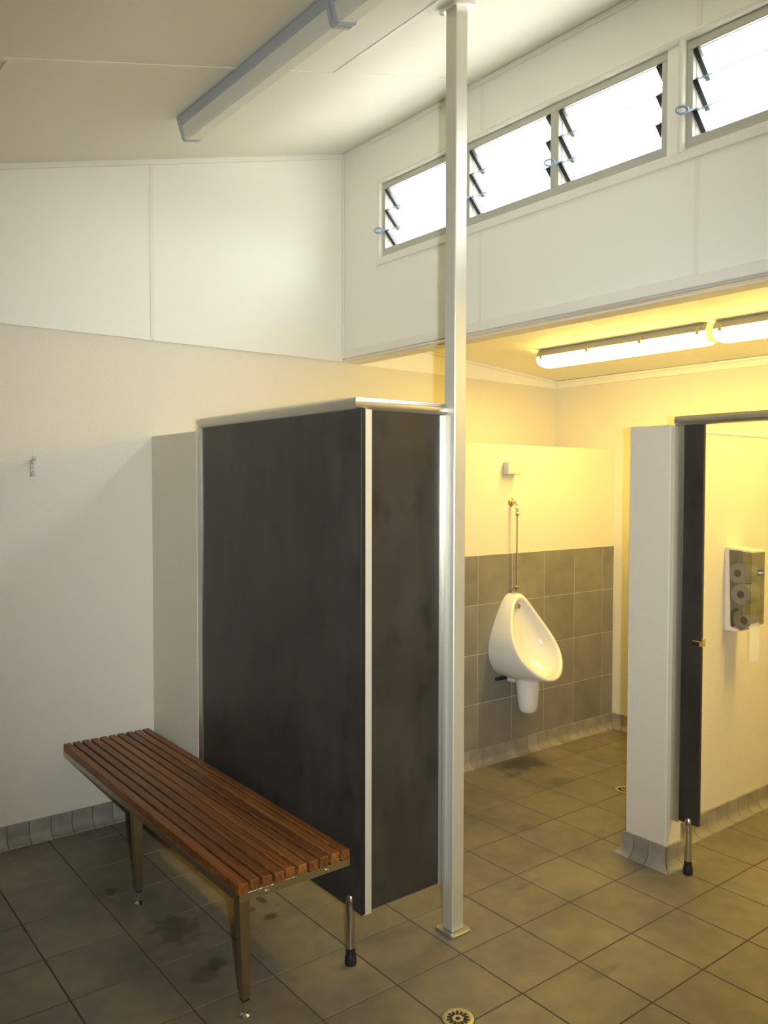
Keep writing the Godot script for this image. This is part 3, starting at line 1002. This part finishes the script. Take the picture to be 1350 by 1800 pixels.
func bench_leg(t: Node3D, p: Vector3) -> void:
	# square tube that tapers to the foot, inner edges plumb
	var s := st()
	var top := 0.038
	var low := 0.025
	var y0 := 0.058
	var y1 := 0.3788 if p.z > 1.0 else 0.3788
	var v := []
	for e in [[y0, low, 0.013], [y1, top, 0.0]]:
		var w: float = e[1]
		var o: float = e[2]
		v.append([Vector3(p.x + o, e[0], p.z + o), Vector3(p.x + o + w, e[0], p.z + o), Vector3(p.x + o + w, e[0], p.z + o + w), Vector3(p.x + o, e[0], p.z + o + w)])
	for k in 4:
		var j := (k + 1) % 4
		quad(s, v[0][k], v[0][j], v[1][j], v[1][k], (v[0][k] + v[0][j]) / 2 - (v[0][0] + v[0][2]) / 2)
	quad(s, v[0][0], v[0][1], v[0][2], v[0][3], Vector3.DOWN)
	quad(s, v[1][0], v[1][1], v[1][2], v[1][3], Vector3.UP)
	var leg := obj("leg", s, M.steel_dull, t)
	var c: Vector3 = (v[0][0] + v[0][2]) / 2
	s = st()
	box(s, Vector3(c.x - 0.0115, y0 - 0.008, c.z - 0.0115), Vector3(c.x + 0.0115, y0, c.z + 0.0115), 0.002)
	obj("end_plug", s, M.rubber, leg)
	s = st()
	lathe(s, [Vector2(0.0, 0.0), Vector2(0.0175, 0.0), Vector2(0.018, 0.003), Vector2(0.014, 0.008), Vector2(0.0065, 0.011), Vector2(0.006, 0.02), Vector2(0.0042, 0.021), Vector2(0.0042, y0 - 0.008), Vector2(0.0, y0 - 0.008)], Vector3(c.x, 0, c.z), Vector3.UP, 16)
	obj("levelling_foot", s, M.steel, leg)

# ------------------------------------------------------------------ lamps
func build_ceiling_lights() -> void:
	var names := ["unlit ceiling batten with prismatic cover, whole length in view", "unlit ceiling batten cut off by top edge of photo"]
	for k in 2:
		var z0 := 0.635 + 1.185 * k
		var x := 1.592
		var at := Vector3(x, ceil_y(x) - 0.004, z0 + 0.585)
		var t := thing("ceiling_light", names[k], "light", at, "unlit battens on high ceiling")
		t.rotation.z = atan(SLOPE)
		org = Vector3.ZERO
		part_box("spine", Vector3(-0.043, -0.036, -0.582), Vector3(0.043, 0.0, 0.582), M.grey_plastic, t, 0.003)
		var s := st()
		var o := PackedVector2Array([Vector2(-0.036, -0.035), Vector2(-0.036, -0.088), Vector2(-0.030, -0.095), Vector2(0.030, -0.095), Vector2(0.036, -0.088), Vector2(0.036, -0.035)])
		prism(s, o, "z", -0.575, 0.575)
		var cover := obj("diffuser", s, M.prismatic, t)
		# fine prisms across the cover
		s = st()
		for i in 150:
			var zz := -0.572 + i * 0.00765
			for e in [[Vector3(-0.030, -0.0952, 0), Vector3(0.030, -0.0952, 0), Vector3(0, -0.0022, 0)]]:
				var p: Vector3 = e[0] + Vector3(0, 0, zz)
				var q: Vector3 = e[1] + Vector3(0, 0, zz)
				var tip: Vector3 = e[2] + Vector3(0, 0, 0.0038)
				var nx := Vector3(0, 0, 0.0076)
				quad(s, p, q, q + tip, p + tip, Vector3(0, -1, -0.5))
				quad(s, p + tip, q + tip, q + nx, p + nx, Vector3(0, -1, 0.5))
		obj("prisms", s, M.prismatic, cover).set_meta("kind", "stuff")
		for e in [-1, 1]:
			s = st()
			var eo := PackedVector2Array([Vector2(-0.047, 0.0), Vector2(-0.042, -0.094), Vector2(-0.034, -0.102), Vector2(0.034, -0.102), Vector2(0.042, -0.094), Vector2(0.047, 0.0)])
			prism(s, eo, "z", e * 0.572, e * 0.588)
			obj("end_cap", s, M.grey_plastic, t)

	var lit := ["lit batten on bay ceiling, whole length in view above urinal", "lit batten on bay ceiling cut by right edge of photo", "lit batten on bay ceiling beyond right edge of photo"]
	for k in 3:
		var z0 := 0.600 + 1.185 * k
		var x := 4.0
		var at := Vector3(x, back_y(x) - 0.0035, z0 + 0.58)
		var t := thing("lit_batten_light", lit[k], "light", at, "lit battens in urinal bay")
		t.rotation.z = atan(SLOPE_BACK)
		org = Vector3.ZERO
		var s := st()
		prism(s, PackedVector2Array([Vector2(-0.05, 0.0), Vector2(-0.066, -0.042), Vector2(0.066, -0.042), Vector2(0.05, 0.0)]), "z", -0.572, 0.572)
		obj("tray", s, M.tray, t)
		# clear cover: a rounded trough with rounded ends
		s = st()
		var rings := []
		var steps := 12
		for r in [[-0.585, 0.0], [-0.583, 0.5], [-0.572, 0.8], [-0.552, 0.95], [-0.52, 1.0], [0.52, 1.0], [0.552, 0.95], [0.572, 0.8], [0.583, 0.5], [0.585, 0.0]]:
			var ring := []
			for i in steps + 1:
				var a := PI * i / steps
				var sx := cos(a)
				var sy := sin(a)
				ring.append(Vector3(signf(sx) * pow(absf(sx), 0.7) * 0.066 * (0.72 + 0.28 * r[1]), -0.042 - pow(sy, 0.7) * 0.062 * r[1], r[0]))
			rings.append(ring)
		var ends := [st(), st()]
		for q in rings.size() - 1:
			var into: SurfaceTool = ends[0] if q < 2 else (ends[1] if q > 6 else s)
			for i in steps:
				var mid: Vector3 = (rings[q][i] + rings[q + 1][i + 1]) / 2
				quad(into, rings[q][i], rings[q][i + 1], rings[q + 1][i + 1], rings[q + 1][i], mid - Vector3(0, -0.04, mid.z * 0.9), 1)
		obj("lamp_cover", s, M.lamp_glow, t)
		obj("cover_end", ends[0], M.lamp_end, t)
		obj("cover_end", ends[1], M.lamp_end, t)
		for zz in [-0.53, -0.18, 0.18, 0.53]:
			for e in [-1, 1]:
				s = st()
				prism(s, PackedVector2Array([Vector2(e * 0.060, -0.020), Vector2(e * 0.067, -0.020), Vector2(e * 0.073, -0.044), Vector2(e * 0.071, -0.058), Vector2(e * 0.066, -0.058), Vector2(e * 0.067, -0.044)]), "z", zz - 0.009, zz + 0.009)
				obj("clip", s, M.lamp_clip, t)
		var l := AreaLight3D.new()
		l.name = "lamp_light"
		t.add_child(l)
		l.position = Vector3(0, -0.108, 0)
		l.rotation.x = -PI / 2
		l.area_size = Vector2(0.12, 1.08)
		l.light_color = Color(1.0, 0.85, 0.40)
		l.light_energy = LAMP_ENERGY
		l.area_range = 20.0
		l.area_attenuation = 2.0
		l.shadow_enabled = true

# ------------------------------------------------------------------ urinal
func build_urinal() -> void:
	var cx := 3.80
	var zw := Z_DUCT + 0.0062
	var t := thing("urinal", "white china wall urinal with rounded bowl on grey tiles", "urinal", Vector3(cx, 0.5, zw))
	# outline angle a: 0 at the top, PI at the lip; the rim leans out from the wall, the back lies on it
	var n := 48
	var rim := []
	var back := []
	var belly := []
	for k in n:
		var a := TAU * k / n
		var u := (1.0 - cos(a)) / 2.0                               # 0 top, 1 bottom
		var sx := sin(a)
		var wide := lerpf(0.115, 0.212, smoothstep(0.0, 0.85, u))
		var y := lerpf(1.032, 0.535, pow(u, 1.0))
		var z := zw + lerpf(0.052, 0.340, pow(u, 1.4))
		rim.append(Vector3(cx + sx * wide, y, z))
		var wb := lerpf(0.128, 0.222, smoothstep(0.0, 0.8, u))
		back.append(Vector3(cx + signf(sx) * pow(absf(sx), 0.72) * wb, lerpf(1.034, 0.512, u), zw))
		var m: Vector3 = rim[k].lerp(back[k], 0.5)
		m.x = cx + (m.x - cx) * 1.04
		m.y -= 0.035 * smoothstep(0.55, 1.0, u)
		m.y += 0.004 * (1.0 - u)
		belly.append(m)
	var s := st()
	var mid := Vector3(cx, 0.75, zw + 0.12)
	# shell in four bands so that it bulges
	var bands := []
	for q in [0.0, 0.18, 0.36, 0.54, 0.72, 0.88, 1.0]:
		var ring := []
		for k in n:
			var p: Vector3 = back[k].lerp(belly[k], q).lerp(belly[k].lerp(rim[k], q), q)
			ring.append(p)
		bands.append(ring)
	for q in bands.size() - 1:
		for k in n:
			var j := (k + 1) % n
			var c: Vector3 = (bands[q][k] + bands[q + 1][j]) / 2
			quad(s, bands[q][k], bands[q][j], bands[q + 1][j], bands[q + 1][k], c - Vector3(cx, lerpf(0.62, 0.9, clampf((c.y - 0.5) / 0.5, 0, 1)), zw + 0.1), 1)
	# rolled rim, then a hollow that drops back to the wall side and down to the outlet
	var cen := Vector3(cx, 0.745, zw + 0.185)
	var lean := Vector3(0, 0.52, 0.85)
	var hollow := [rim]
	for q in [[0.99, 0.006], [0.965, 0.0095], [0.93, 0.010], [0.895, 0.007], [0.872, 0.0]]:
		var ring := []
		for k in n:
			ring.append(cen.lerp(rim[k], q[0]) + lean * q[1])
		hollow.append(ring)
	var foot := Vector3(cx, 0.60, zw + 0.10)
	for q in [0.06, 0.14, 0.25, 0.38, 0.52, 0.66, 0.80, 0.92]:
		var ring := []
		for k in n:
			var u := (1.0 - cos(TAU * k / n)) / 2.0
			var p: Vector3 = hollow[5][k]
			var far := Vector3(lerpf(cx, p.x, 0.62), lerpf(0.985, 0.585, pow(u, 0.9)), zw + lerpf(0.016, 0.17, pow(u, 1.6)))
			var c1: Vector3 = p - lean * lerpf(0.05, 0.11, u)
			c1.z = max(c1.z, zw + 0.018)
			var c2: Vector3 = c1.lerp(far, 0.6)
			var to: Vector3 = far.lerp(foot, 0.9)
			to.z = max(to.z, zw + 0.016)
			var b1: Vector3 = p.lerp(c1, q).lerp(c1.lerp(far, q), q)
			ring.append(b1.lerp(c2.lerp(to, q), q * q))
		hollow.append(ring)
	for q in hollow.size() - 1:
		for k in n:
			var j := (k + 1) % n
			quad(s, hollow[q][k], hollow[q][j], hollow[q + 1][j], hollow[q + 1][k], Vector3(0, 0.5, 0.9), 1)
	var last: Array = hollow[-1]
	var bottom := Vector3.ZERO
	for p in last:
		bottom += p / n
	for k in n:
		tri(s, bottom, last[k], last[(k + 1) % n], Vector3(0, 0.5, 0.9), 1)
	obj("bowl", s, M.china, t)
	# trap cover below
	s = st()
	var rows := []
	for r in [[0.53, 0.080, 0.074], [0.49, 0.078, 0.072], [0.42, 0.071, 0.067], [0.35, 0.063, 0.060], [0.322, 0.056, 0.054], [0.308, 0.040, 0.040], [0.303, 0.0, 0.0]]:
		var ring := []
		for k in 20:
			var a := TAU * k / 20
			ring.append(Vector3(cx + cos(a) * r[1], r[0] - 0.0, zw + 0.135 + sin(a) * r[2] + (0.5 - r[0]) * 0.02))
		rows.append(ring)
	for q in rows.size() - 1:
		for k in 20:
			var j := (k + 1) % 20
			var c: Vector3 = (rows[q][k] + rows[q + 1][j]) / 2
			quad(s, rows[q][k], rows[q][j], rows[q + 1][j], rows[q + 1][k], c - Vector3(cx, 0.45, zw + 0.135), 1)
	obj("trap_cover", s, M.china, t)
	s = st()
	box(s, Vector3(cx - 0.05, 0.478, zw), Vector3(cx + 0.05, 0.53, zw + 0.10), 0.01)
	obj("outlet_boss", s, M.china, t)
	s = st()
	box(s, Vector3(cx - 0.15, 0.499, zw), Vector3(cx - 0.055, 0.516, zw + 0.022), 0.003)
	obj("wall_bracket", s, M.rubber, t)
	s = st()
	var sp := Vector3(cx, 0.950, zw + 0.012)
	lathe(s, [Vector2(0.010, 0.0), Vector2(0.010, 0.016), Vector2(0.0165, 0.019), Vector2(0.0175, 0.022), Vector2(0.0175, 0.044), Vector2(0.015, 0.047), Vector2(0.0, 0.047)], sp, Vector3(0, 0.05, 1), 18)
	obj("spreader", s, M.steel, t)

	# flush pipe
	var zp := zw + 0.045
	var px := cx - 0.008
	t = thing("flush_pipe", "chrome flush pipe with brass wall rose above urinal", "pipe", Vector3(px, 1.05, zw))
	s = st()
	lathe(s, [Vector2(0.0, 0.0), Vector2(0.027, 0.0), Vector2(0.027, 0.003), Vector2(0.020, 0.009), Vector2(0.0125, 0.011), Vector2(0.0125, 0.03), Vector2(0.0, 0.03)], Vector3(px, 1.600, Z_DUCT + 0.0005), Vector3.BACK, 24)
	obj("wall_rose", s, M.brass, t)
	s = st()
	tube(s, [Vector3(px, 1.600, zw + 0.02), Vector3(px, 1.600, zp - 0.01), Vector3(px, 1.597, zp - 0.002), Vector3(px, 1.588, zp), Vector3(px, 1.565, zp)], 0.0085, 12)
	obj("elbow", s, M.chrome, t)
	s = st()
	lathe(s, [Vector2(0.0, 0.0), Vector2(0.009, 0.0), Vector2(0.011, 0.006), Vector2(0.013, 0.010), Vector2(0.013, 0.020), Vector2(0.009, 0.024), Vector2(0.0085, 0.032), Vector2(0.0115, 0.036), Vector2(0.0115, 0.052), Vector2(0.008, 0.056), Vector2(0.0, 0.056)], Vector3(px, 1.512, zp), Vector3.UP, 14)
	var valve := obj("stop_valve", s, M.chrome, t)
	s = st()
	lathe(s, [Vector2(0.0, 0.0), Vector2(0.005, 0.0), Vector2(0.005, 0.012), Vector2(0.0, 0.014)], Vector3(px, 1.527, zp + 0.011), Vector3.BACK, 10)
	obj("valve_screw", s, M.chrome, valve)
	s = st()
	tube(s, [Vector3(px, 1.52, zp), Vector3(px, 1.06, zp)], 0.0062, 12)
	obj("pipe", s, M.chrome, t)
	s = st()
	lathe(s, [Vector2(0.0, 0.0), Vector2(0.0085, 0.0), Vector2(0.0085, 0.012), Vector2(0.0, 0.012)], Vector3(px, 1.245, zp), Vector3.UP, 12)
	lathe(s, [Vector2(0.0, 0.0), Vector2(0.0085, 0.0), Vector2(0.0085, 0.008), Vector2(0.0, 0.008)], Vector3(px, 1.222, zp), Vector3.UP, 12)
	obj("saddle_clip", s, M.chrome, t)
	s = st()
	lathe(s, [Vector2(0.0, 0.0), Vector2(0.009, 0.0), Vector2(0.009, 0.010), Vector2(0.014, 0.013), Vector2(0.014, 0.027), Vector2(0.008, 0.032), Vector2(0.0, 0.034)], Vector3(px, 1.047, zp), Vector3.UP, 14)
	tube(s, [Vector3(px - 0.004, 1.055, zw), Vector3(px - 0.004, 1.055, zp)], 0.011, 12)
	obj("inlet_nut", s, M.chrome, t)

# ------------------------------------------------------------------ paper dispenser
func paper_roll(called: String, label: String, y: float, z: float, r: float, x0: float, x1: float) -> Node3D:
	var t := thing(called, label, "toilet roll", Vector3(x0, y - r, z), "toilet rolls in the dispenser")
	var s := st()
	lathe(s, [Vector2(0.019, 0.0), Vector2(r - 0.002, 0.0), Vector2(r, 0.002), Vector2(r, x1 - x0 - 0.002), Vector2(r - 0.002, x1 - x0), Vector2(0.019, x1 - x0)], Vector3(x0, y, z), Vector3.RIGHT, 28)
	obj("paper", s, M.paper, t)
	s = st()
	lathe(s, [Vector2(0.019, x1 - x0), Vector2(0.0195, 0.0), Vector2(0.018, -0.0005), Vector2(0.0175, 0.002), Vector2(0.0175, x1 - x0)], Vector3(x0, y, z), Vector3.RIGHT, 20)
	lathe(s, [Vector2(0.0178, 0.045), Vector2(0.0, 0.045)], Vector3(x0, y, z), Vector3.RIGHT, 20)
	obj("core", s, M.cardboard, t)
	return t

func build_dispenser() -> void:
	var zw := 1.9152
	var x0 := 3.868
	var x1 := 4.0
	var zf := 2.052
	var t := thing("paper_dispenser", "smoky clear toilet paper dispenser on yellow-lit cubicle wall", "dispenser", Vector3(x0, 0.985, zw))
	# moulded back tray: plate, tapering cheeks and a wedge-shaped floor
	var s := st()
	box(s, Vector3(x0, 0.985, zw), Vector3(x1, 1.398, zw + 0.008), 0.002)
	for x in [x0, x1 - 0.004]:
		prism(s, PackedVector2Array([Vector2(zw + 0.008, 1.398), Vector2(zw + 0.022, 1.390), Vector2(zw + 0.034, 1.006), Vector2(zw + 0.085, 0.994), Vector2(zw + 0.075, 0.985), Vector2(zw + 0.008, 0.985)]), "x", x, x + 0.004)
	box(s, Vector3(x0 + 0.004, 0.985, zw + 0.008), Vector3(x1 - 0.004, 0.989, zw + 0.076), 0.001)
	obj("back_tray", s, M.dispenser_base, t)
	# smoky cover: sides, front and lid as sheets of thin plastic
	s = st()
	var th := 0.0025
	var side := PackedVector2Array([Vector2(zw + 0.022, 1.388), Vector2(zf, 1.378), Vector2(zf, 1.022), Vector2(zw + 0.088, 1.000), Vector2(zw + 0.036, 1.010)])
	prism(s, side, "x", x0, x0 + th)
	prism(s, side, "x", x1 - th, x1)
	box(s, Vector3(x0 + th, 1.03, zf - th), Vector3(x1 - 0.032, 1.375, zf))
	box(s, Vector3(x1 - 0.032, 1.018, zf - th), Vector3(x1 - th, 1.375, zf))
	obj("smoky_cover", s, M.smoke, t)
	s = st()
	prism(s, PackedVector2Array([Vector2(zw + 0.009, 1.3985), Vector2(zf + 0.002, 1.386), Vector2(zf + 0.002, 1.3785), Vector2(zw + 0.022, 1.3885), Vector2(zw + 0.009, 1.3975)]), "x", x0 - 0.001, x1 + 0.001)
	obj("lid", s, M.dispenser_base, t)
	s = st()
	box(s, Vector3(x0 + 0.05, 1.388, zf - 0.045), Vector3(x0 + 0.08, 1.391, zf - 0.028), 0.001)
	obj("lock", s, M.chrome, t)
	s = st()
	box(s, Vector3(x0 + 0.064, 1.262, zf), Vector3(x1 - 0.016, 1.290, zf + 0.0006))
	var lb := obj("blue_label", s, M.blue_label, t)
	lb.set_meta("label", "blue label with pale lettering")
	# pale wordmark, too blurred in the photograph to read: a round mark and a row of strokes
	s = st()
	lathe(s, [Vector2(0.0045, 0.0), Vector2(0.0045, 0.0004), Vector2(0.0, 0.0004)], Vector3(x0 + 0.0715, 1.277, zf + 0.0006), Vector3.BACK, 10)
	for k in 7:
		box(s, Vector3(x0 + 0.079 + k * 0.005, 1.271, zf + 0.0006), Vector3(x0 + 0.0822 + k * 0.005, [1.279, 1.277, 1.282, 1.277, 1.277, 1.281, 1.277][k], zf + 0.001))
	var mark := obj("wordmark", s, M.label_white, lb)
	mark.set_meta("kind", "stuff")
	s = st()
	box(s, Vector3(x0 + 0.066, 1.068, zf - th - 0.0008), Vector3(x1 - 0.020, 1.098, zf - th - 0.0002))
	obj("notice_label", s, M.label_red, t)
	# curved holder arm of the working roll
	s = st()
	var arc := []
	for k in 9:
		var a := lerpf(PI * 0.62, PI * 1.25, k / 8.0)
		arc.append(Vector2(zw + 0.085 + cos(a) * 0.062, 1.045 + sin(a) * 0.062))
	for k in range(8, -1, -1):
		var a := lerpf(PI * 0.62, PI * 1.25, k / 8.0)
		arc.append(Vector2(zw + 0.085 + cos(a) * 0.046, 1.045 + sin(a) * 0.046))
	prism(s, PackedVector2Array(arc), "x", x0 + 0.006, x0 + 0.016)
	obj("holder_arm", s, M.black_plastic, t)
	s = st()
	tube(s, [Vector3(x0 + 0.008, 1.068, zw + 0.075), Vector3(x0 + 0.012, 1.066, zw + 0.098)], 0.005, 10)
	obj("spindle_catch", s, M.chrome, t)

	paper_roll("toilet_roll", "full spare toilet roll, uppermost in the smoky dispenser", 1.272, zw + 0.062, 0.050, x0 + 0.010, x1 - 0.012)
	paper_roll("toilet_roll", "full spare toilet roll, middle one in the smoky dispenser", 1.168, zw + 0.080, 0.050, x0 + 0.010, x1 - 0.012)
	var r := paper_roll("toilet_roll", "nearly used toilet roll with paper tail hanging below dispenser", 1.040, zw + 0.094, 0.0235, x0 + 0.018, x1 - 0.012)
	s = st()
	var pts := []
	for k in 13:
		var f := k / 12.0
		pts.append(Vector2(zw + 0.1185 + 0.004 * sin(f * 3.0), 1.040 - f * 0.205))
	for k in range(12, -1, -1):
		var f := k / 12.0
		pts.append(Vector2(zw + 0.1178 + 0.004 * sin(f * 3.0), 1.040 - f * 0.205))
	prism(s, PackedVector2Array(pts), "x", x0 + 0.022, x1 - 0.014)
	obj("paper_tail", s, M.paper, r)

# ------------------------------------------------------------------ small fittings
func build_small_things() -> void:
	# coat hook
	var t := thing("coat_hook", "small steel coat hook screwed to cream wall", "hook", Vector3(1.088, 1.742, 0))
	part_box("plate", Vector3(1.081, 1.744, 0.0002), Vector3(1.099, 1.822, 0.004), M.zinc, t, 0.001)
	var s := st()
	box(s, Vector3(1.081, 1.818, 0.004), Vector3(1.099, 1.822, 0.040), 0.001)
	box(s, Vector3(1.081, 1.8222, 0.036), Vector3(1.099, 1.838, 0.040), 0.001)
	obj("upper_hook", s, M.zinc, t)
	s = st()
	box(s, Vector3(1.081, 1.744, 0.004), Vector3(1.099, 1.748, 0.022), 0.001)
	box(s, Vector3(1.081, 1.748, 0.018), Vector3(1.099, 1.760, 0.022), 0.001)
	obj("lower_hook", s, M.zinc, t)
	for y in [1.768, 1.806]:
		s = st()
		lathe(s, [Vector2(0.0045, 0.0), Vector2(0.0042, 0.0015), Vector2(0.0, 0.0025)], Vector3(1.090, y, 0.004), Vector3.BACK, 10)
		obj("screw", s, M.chrome, t)
	# sensor box above the flush pipe
	t = thing("junction_box", "small cream junction box high on wall above flush pipe", "box", Vector3(3.77, 1.77, Z_DUCT))
	part_box("base", Vector3(3.718, 1.772, Z_DUCT), Vector3(3.824, 1.848, Z_DUCT + 0.036), M.white_plastic, t, 0.004)
	var lid := part_box("lid", Vector3(3.716, 1.770, Z_DUCT + 0.0362), Vector3(3.826, 1.850, Z_DUCT + 0.050), M.white_plastic, t, 0.005)
	for p in [[3.724, 1.778], [3.818, 1.778], [3.724, 1.842], [3.818, 1.842], [3.762, 1.790], [3.79, 1.812]]:
		s = st()
		lathe(s, [Vector2(0.0028, 0.0), Vector2(0.0028, 0.0008), Vector2(0.0, 0.0008)], Vector3(p[0], p[1], Z_DUCT + 0.05), Vector3.BACK, 8)
		obj("screw", s, M.zinc, lid)
	# floor drains
	drain(Vector3(1.778, 0, 2.218), 0.052, "round brass floor drain at bottom edge of photo")
	drain(Vector3(3.875, 0, 1.335), 0.052, "round floor drain in urinal bay half hidden by pier")

func drain(at: Vector3, r: float, label: String) -> void:
	var t := thing("floor_drain", label, "drain", at)
	var s := st()
	lathe(s, [Vector2(r, 0.0), Vector2(r, 0.0022), Vector2(r - 0.003, 0.003), Vector2(r - 0.012, 0.003), Vector2(r - 0.014, 0.0012), Vector2(0.0, 0.0012)], at, Vector3.UP, 36)
	obj("rim", s, M.drain_rim, t)
	s = st()
	lathe(s, [Vector2(r + 0.003, 0.0004), Vector2(r, 0.0006)], at, Vector3.UP, 36)
	obj("seal_ring", s, M.drain_dark, t)
	for k in 14:
		var a := TAU * k / 14.0
		s = st()
		var keep := org
		org = Vector3.ZERO
		prism(s, rounded(0.021 if k % 2 == 0 else 0.017, 0.0092, 0.0045, 3), "y", 0.0011, 0.0019)
		var slot := obj("grate_slot", s, M.drain_dark, t)
		slot.position = Vector3(cos(a), 0, sin(a)) * (r * 0.53)
		slot.rotation.y = -a
		org = keep
	s = st()
	lathe(s, [Vector2(0.008, 0.0012), Vector2(0.008, 0.0018), Vector2(0.0, 0.0018)], at, Vector3.UP, 12)
	obj("grate_hole", s, M.drain_dark, t)
